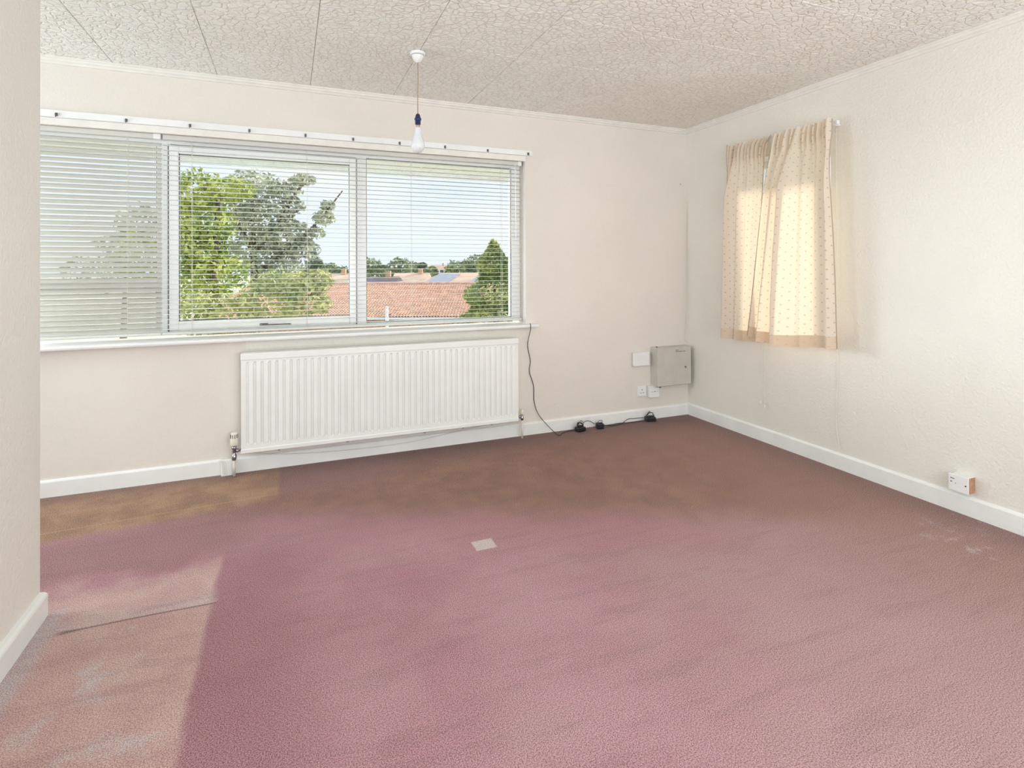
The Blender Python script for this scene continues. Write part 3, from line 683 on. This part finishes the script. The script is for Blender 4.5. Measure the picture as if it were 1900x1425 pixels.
g = N('grass_and_gardens'); p = g.pos()
M['ground'] = g.fin(g.mix(g.step(g.noise(p, .08, 5), .4, .6), srgb(172, 174, 142), srgb(198, 190, 168)), .95)
struct(obj('ground', box(BM(), -400, 500, 5.5, 900, GZ-1, GZ), 'ground'), 'gardens and ground falling away beyond the window', 'ground')
# eaves above the window, one object per board
ev = struct(bpy.data.objects.new('trim_6', None), 'white boarded eaves outside the wide window', 'eaves'); col.objects.link(ev)
bdm = bpy.data.meshes.new('soffit_board'); bm = BM(); box(bm, -.0575, .0575, 4.055, 5.02, 2.150, 2.165, .003); bm.to_mesh(bdm); bm.free(); bdm.materials.append(M['soffit'])
for k in range(48):
    o = bpy.data.objects.new('soffit_board', bdm); col.objects.link(o); o.parent = ev; o.location = (-2.7+k*.12, 0, 0)
obj('fascia', box(BM(), -2.8, 3.1, 5.02, 5.045, 2.115, 2.32, .003), 'gutter', ev)
obj('eaves_gutter', tube(BM(), [(-2.8, 5.10, 2.19), (3.1, 5.10, 2.19)], .05, 12), 'gutter', ev, True)

class Leaves:
    def __init__(s, rnd): s.v = []; s.f = []; s.r = rnd
    def leaf(s, c, size, nrm=None):
        r = s.r; a = Vector((r.gauss(0, 1), r.gauss(0, 1), r.gauss(0, 1)))
        if nrm is not None: a = a*.6+nrm
        a.normalize(); u = a.orthogonal().normalized(); w_ = a.cross(u); ang = r.uniform(0, 6.28)
        uu = u*math.cos(ang)+w_*math.sin(ang); ww = a.cross(uu); k = len(s.v); l = size*r.uniform(.7, 1.3)
        s.v += [c-uu*l, c+ww*l*.45+a*l*.12, c+uu*l, c-ww*l*.45+a*l*.12]; s.f += [(k, k+1, k+2, k+3)]
    def blob(s, c, rad, n, size):
        c = Vector(c); rad = Vector(rad) if hasattr(rad, '__len__') else Vector((rad,)*3)
        for _ in range(n):
            d = Vector((s.r.gauss(0, 1), s.r.gauss(0, 1), s.r.gauss(0, 1))).normalized(); t = s.r.uniform(.35, 1.0)**.5
            q = Vector((d.x*rad.x, d.y*rad.y, d.z*rad.z))*t
            q *= 1+.28*noise.noise((c+q)*(2.2/max(rad)))
            s.leaf(c+q, size, d*.6)
    def build(s, name, mat, parent):
        me = bpy.data.meshes.new(name); me.from_pydata([tuple(q) for q in s.v], [], s.f); me.update()
        o = objm(name, me, mat, parent); o['kind'] = 'stuff'; o.matrix_parent_inverse = parent.matrix_world.inverted() if False else Matrix.Translation(-Vector(parent.location)); return o
def wpos(px, d, z):
    """point at distance d (m along the view axis of the photograph) in the direction of column px, height z"""
    s = fw0*d+rt0*((px-950)/F_PX*d); return Vector((s.x, s.y, z))
def zrow(py, d): return 1.26+(HORIZON-py)/F_PX*d
def tree(name, label, base, trunk_pts, blobs, mat, leaf, group=None, seed=1, cat='tree', tr=(.16, .03)):
    t = thing(name, label, cat, tuple(base), group)
    L = Leaves(random.Random(seed))
    for c, r, n in blobs: L.blob(c, r, n, leaf)
    L.build('foliage', mat, t)
    for tp in trunk_pts:
        bm = BM(); pts = catmull([Vector(q)-Vector(base) for q in tp], 5); k = len(pts)
        tube(bm, pts, [tr[0]+(tr[1]-tr[0])*i/(k-1) if tp is trunk_pts[0] else .05+(.012-.05)*i/(k-1) for i in range(k)], 7); obj('trunk' if tp is trunk_pts[0] else 'branch', bm, 'trunk', t, True)
    return t
D = 9.0
def B(px, py, r, n, d=D): return (wpos(px, d, zrow(py, d)), r, n)
base = wpos(395, D, GZ)
tree('broadleaf_tree', 'tall yellow green broadleaf tree outside, left of the middle pane', base,
     [[base, wpos(400, D, -1.5), wpos(395, D, .6), wpos(405, D, 2.4)]],
     [B(365, 350, (.42, .4, .38), 700), B(385, 400, (.42, .4, .45), 800), B(370, 455, (.45, .4, .42), 900), B(400, 500, (.5, .5, .40), 900), B(350, 520, (.5, .5, .5), 900), B(425, 345, (.45, .4, .22), 500), B(340, 420, (.3, .4, .5), 500), B(260, 470, (.5, .5, .4), 500)], 'leaf_bright', .050, seed=11)
D2 = 10.5
base = wpos(480, D2, GZ)
def B2(px, py, r, n): return B(px, py, r, n, D2)
tree('spreading_tree', 'grey green spreading tree outside with long branches reaching right', base,
     [[base, wpos(478, D2, -1.2), wpos(472, D2, .8), wpos(468, D2, zrow(360, D2))],
      [wpos(474, D2, zrow(460, D2)), wpos(520, D2, zrow(400, D2)), wpos(555, D2, zrow(345, D2)), wpos(575, D2, zrow(322, D2))],
      [wpos(476, D2, zrow(500, D2)), wpos(540, D2, zrow(455, D2)), wpos(590, D2, zrow(405, D2)), wpos(636, D2, zrow(348, D2))],
      [wpos(474, D2, zrow(470, D2)), wpos(440, D2, zrow(400, D2)), wpos(430, D2, zrow(335, D2))]],
     [B2(470, 340, (.55, .5, .32), 700), B2(430, 395, (.5, .5, .4), 600), B2(490, 400, (.55, .5, .4), 800), B2(530, 350, (.30, .3, .20), 260), B2(562, 328, (.26, .2, .12), 200), B2(545, 375, (.22, .2, .15), 150),
      B2(530, 430, (.5, .5, .36), 800), B2(470, 465, (.6, .5, .42), 900), B2(560, 455, (.36, .3, .22), 400), B2(600, 398, (.20, .2, .16), 180), B2(608, 375, (.14, .1, .10), 90), B2(588, 425, (.16, .1, .12), 100), B2(520, 490, (.45, .4, .25), 500)], 'leaf_grey', .055, seed=12)
D3 = 7.5
base = wpos(450, D3, GZ)
def B3(px, py, r, n): return B(px, py, r, n, D3)
tree('garden_shrub', 'bushy pale green shrub outside filling the lower middle pane', base,
     [[base, wpos(450, D3, -1.6), wpos(450, D3, .2)]],
     [B3(360, 575, (.40, .4, .32), 900), B3(430, 585, (.45, .4, .36), 900), B3(500, 560, (.42, .4, .36), 900), B3(560, 545, (.34, .3, .34), 800), B3(590, 515, (.20, .2, .18), 300), B3(520, 520, (.40, .4, .20), 500), B3(600, 560, (.12, .2, .12), 120)], 'leaf_hedge', .042, seed=13, cat='shrub', tr=(.08, .02))
# tree and pale building seen through the left pane
base = wpos(225, 14, GZ)
tree('garden_tree', 'green tree outside behind the tilted blind', base, [[base, wpos(228, 14, -1), wpos(235, 14, 1.6)]],
     [B(262, 405, (.55, .5, .45), 320, 14), B(240, 450, (.7, .6, .5), 420, 14), B(190, 500, (.9, .7, .5), 420, 14)], 'leaf_grey', .085, seed=15)
# conifer at the right
D4 = 12.0; base = wpos(918, D4, GZ); t = thing('conifer_tree', 'pointed green conifer outside at the right end of the window', 'tree', tuple(base))
L = Leaves(random.Random(21)); ztop = zrow(440, D4); axis = wpos(916, D4, 0)
for i in range(15000):
    s_ = random.random()**.75; z = ztop-s_*4.6; rr = .04+.78*min(1, s_*2.6)**.8*(1+.25*math.sin(z*9.5))
    a = random.uniform(0, 6.28); q = rr*random.uniform(.45, 1)**.6
    L.leaf(Vector((axis.x+q*math.cos(a), axis.y+q*math.sin(a), z-.15*q)), .055)
L.build('foliage', 'leaf_conifer', t)
obj('trunk', tube(BM(), [(0, 0, 0), (0, 0, ztop-.4-GZ)], [.14, .02], 8), 'trunk', t, True)

# neighbour's bungalow with a tiled roof
DN0, DN1 = 34.0, 42.0
cx_ = 640; c0 = wpos(cx_, DN0, 0); roofdir = rt0
nb = thing('bungalow', 'neighbouring bungalow with a wide sandy orange tiled roof', 'house', (c0.x, c0.y, GZ))
R = Matrix(((rt0.x, fw0.x, 0), (rt0.y, fw0.y, 0), (0, 0, 1))).to_4x4()
ze, zr = zrow(584, DN0)-GZ, zrow(522, DN1)-GZ
def nobj(name, bm, mat, parent=nb):
    bm.transform(R); return obj(name, bm, mat, parent)
nobj('wall', box(BM(), -9.0, 8.0, .6, 12, 0, ze-.05), 'brownwall')
bm = BM(); dep = DN1-DN0; rows, cols = 30, 96; x0, x1 = -9.6, 8.6
prev = None
for r_ in range(rows):
    f0, f1 = r_/rows, (r_+1)/rows
    lo, hi = [], []
    for c_ in range(cols*4+1):
        x = x0+(x1-x0)*c_/(cols*4); wv = (0, .035, .05, .02)[c_ % 4]
        lo.append(bm.verts.new((x, dep*f0, ze+(zr-ze)*f0+wv+.045))); hi.append(bm.verts.new((x, dep*f1, ze+(zr-ze)*f1+wv)))
    for a, b, c2, d2 in zip(lo, lo[1:], hi[1:], hi): bm.faces.new((a, b, c2, d2))
    if prev:
        for a, b, c2, d2 in zip(prev, prev[1:], lo[1:], lo): bm.faces.new((a, b, c2, d2))
    prev = hi
o = nobj('roof_tiles', bm, 'rooftile'); o['kind'] = 'stuff'
bm = BM(); vs = [bm.verts.new(q) for q in ((x0, dep, zr), (x1, dep, zr), (x1, 2*dep, ze), (x0, 2*dep, ze))]; bm.faces.new(vs); vs = [bm.verts.new(q) for q in ((x0, 0, ze), (x0, dep, zr), (x0, 2*dep, ze))]; bm.faces.new(vs)
vs = [bm.verts.new(q) for q in ((x1, 0, ze), (x1, dep, zr), (x1, 2*dep, ze))]; bm.faces.new(vs); nobj('roof_back', bm, 'roof_far')
nobj('ridge', tube(BM(), [(x0, dep, zr+.04), (x1, dep, zr+.04)], .12, 8), 'rooftile')
nobj('gutter', box(BM(), x0, x1, -.16, .02, ze-.12, ze+.02, .02), 'gutter')
# white vent pipe in front of the roof
pbase = wpos(718, 20, GZ); pb = thing('vent_pipe', 'white vertical vent pipe in front of the sandy roof', 'pipe', tuple(pbase))
hp = zrow(563, 20)-GZ; obj('pipe', tube(BM(), [(0, 0, 0), (0, 0, hp)], .055, 10), 'gutter', pb, True); obj('bracket_arm', tube(BM(), [(0, 0, hp-.35), (.14, 0, hp-.27)], .02, 6), 'seal', pb, True)

# distant houses, each with walls, roof and windows
def house(px, pyr, pye, w_, d, label, roofmat, chim=True, seed=0):
    p_ = wpos(px, d, GZ); zr_, ze_ = zrow(pyr, d)-GZ, zrow(pye, d)-GZ
    t = thing('house', label, 'house', tuple(p_))
    def no(name, bm, mat): bm.transform(R); return obj(name, bm, mat, t)
    no('wall', box(BM(), -w_/2, w_/2, 0, 4, 0, ze_), 'render_')
    bm = BM(); hw = w_/2+.3; a = [bm.verts.new(q) for q in ((-hw, -.3, ze_), (hw, -.3, ze_), (hw, 2, zr_), (-hw, 2, zr_), (hw, 4.3, ze_), (-hw, 4.3, ze_))]
    bm.faces.new((a[0], a[1], a[2], a[3])); bm.faces.new((a[3], a[2], a[4], a[5])); bm.faces.new((a[0], a[3], a[5])); bm.faces.new((a[1], a[4], a[2])); bm.faces.new((a[0], a[5], a[4], a[1]))
    no('roof', bm, roofmat)
    for wx in (-w_*.28, w_*.22): no('window', box(BM(), wx-.6, wx+.6, -.05, .02, ze_-1.5, ze_-.5), 'seal')
    if chim: no('chimney', box(BM(), w_*.2, w_*.2+.6, 1.7, 2.3, zr_-.5, zr_+.7), 'brownwall')
house(695, 508, 517, 4.6, 66, 'dark roofed house just above the sandy roof ridge', plain('slate_roof', srgb(96, 84, 96), .8, .1, .5))
house(760, 502, 512, 4.4, 76, 'pale house with orange roof beside the dark roofed one', 'roof_far')
house(812, 487, 493, 6.5, 185, 'far orange roofed house among the treetops on the horizon', 'roof_far')
house(722, 492, 498, 3.6, 150, 'small far house between two round trees', 'roof_far')
house(612, 503, 512, 5, 75, 'pale house glimpsed right of the big trees', 'roof_far')
house(905, 478, 486, 7, 190, 'pink roofed far house behind the conifer', 'roof_far')
# roof with solar panels
p_ = wpos(860, 52, GZ); sh = thing('solar_roof_house', 'house with grey solar panels on its sandy roof', 'house', tuple(p_))
def no(name, bm, mat): bm.transform(R); return obj(name, bm, mat, sh)
z0_, z1_ = zrow(522, 52)-GZ-.6, zrow(501, 57)-GZ
no('wall', box(BM(), -6, 4, .3, 10, 0, z0_), 'render_')
bm = BM(); vs = [bm.verts.new(q) for q in ((-6.4, 0, z0_), (4.4, 0, z0_), (3.4, 5, z1_), (-2.6, 5, z1_), (-6.4, 10, z0_), (4.4, 10, z0_))]
bm.faces.new(vs[:4]); bm.faces.new((vs[0], vs[3], vs[4])); bm.faces.new((vs[1], vs[5], vs[2])); bm.faces.new((vs[3], vs[2], vs[5], vs[4])); no('roof', bm, 'roof_far')
for a, b in ((-3.6, -1.4), (.7, 2.6)):
    bm = BM(); n_ = Vector((0, -(z1_-z0_), 5)).normalized()*.08
    q = [Vector((a-.9, .6, z0_+(z1_-z0_)*.12)), Vector((b-.9, .6, z0_+(z1_-z0_)*.12)), Vector((b+.7, 4.4, z0_+(z1_-z0_)*.88)), Vector((a+.7, 4.4, z0_+(z1_-z0_)*.88))]
    A = [bm.verts.new(x+n_*.2) for x in q]; Bv = [bm.verts.new(x+n_*1.4) for x in q]
    bm.faces.new(Bv); bm.faces.new(A[::-1])
    for i in range(4): bm.faces.new((A[i], A[(i+1) % 4], Bv[(i+1) % 4], Bv[i]))
    no('solar_panel', bm, 'panel')
# the belt of far trees
for i, (px, py, rr, d, lab) in enumerate([
    (690, 489, 20, 95, 'round far tree just right of the window mullion, on the horizon'),
    (712, 494, 11, 118, 'small far tree between two larger round ones'),
    (742, 490, 24, 100, 'widest dark far tree, left of the middle of the right pane'),
    (768, 492, 16, 124, 'far tree just right of the widest dark one'),
    (783, 489, 9, 106, 'little pointed far tree standing clear on the horizon'),
    (800, 500, 14, 88, 'low far tree in front of the orange roofed house'),
    (845, 494, 20, 96, 'far tree above the solar panel roof'),
    (868, 488, 15, 112, 'far tree between the solar panel roof and the conifer'),
    (884, 481, 19, 130, 'tallest far tree, close left of the conifer top'),
    (584, 484, 16, 98, 'tall grey far tree beside the spreading tree'),
    (566, 500, 18, 122, 'far tree half hidden behind the spreading tree'),
    (612, 494, 16, 110, 'far tree near the right edge of the middle pane'),
    (634, 500, 15, 92, 'far tree at the right edge of the middle pane')]):
    rr = rr*d/F_PX; b_ = wpos(px, d, GZ); zc = zrow(py, d)
    tree('distant_tree', lab, b_, [[b_, wpos(px, d, (GZ+zc)/2), wpos(px, d, zc)]], [(wpos(px, d, zc), (rr, rr, rr*.75), 420), (wpos(px, d, zc-rr*.7), (rr*1.2, rr, rr*.8), 380)], 'leaf_far', .34, None, 40+i, tr=(.25, .1))
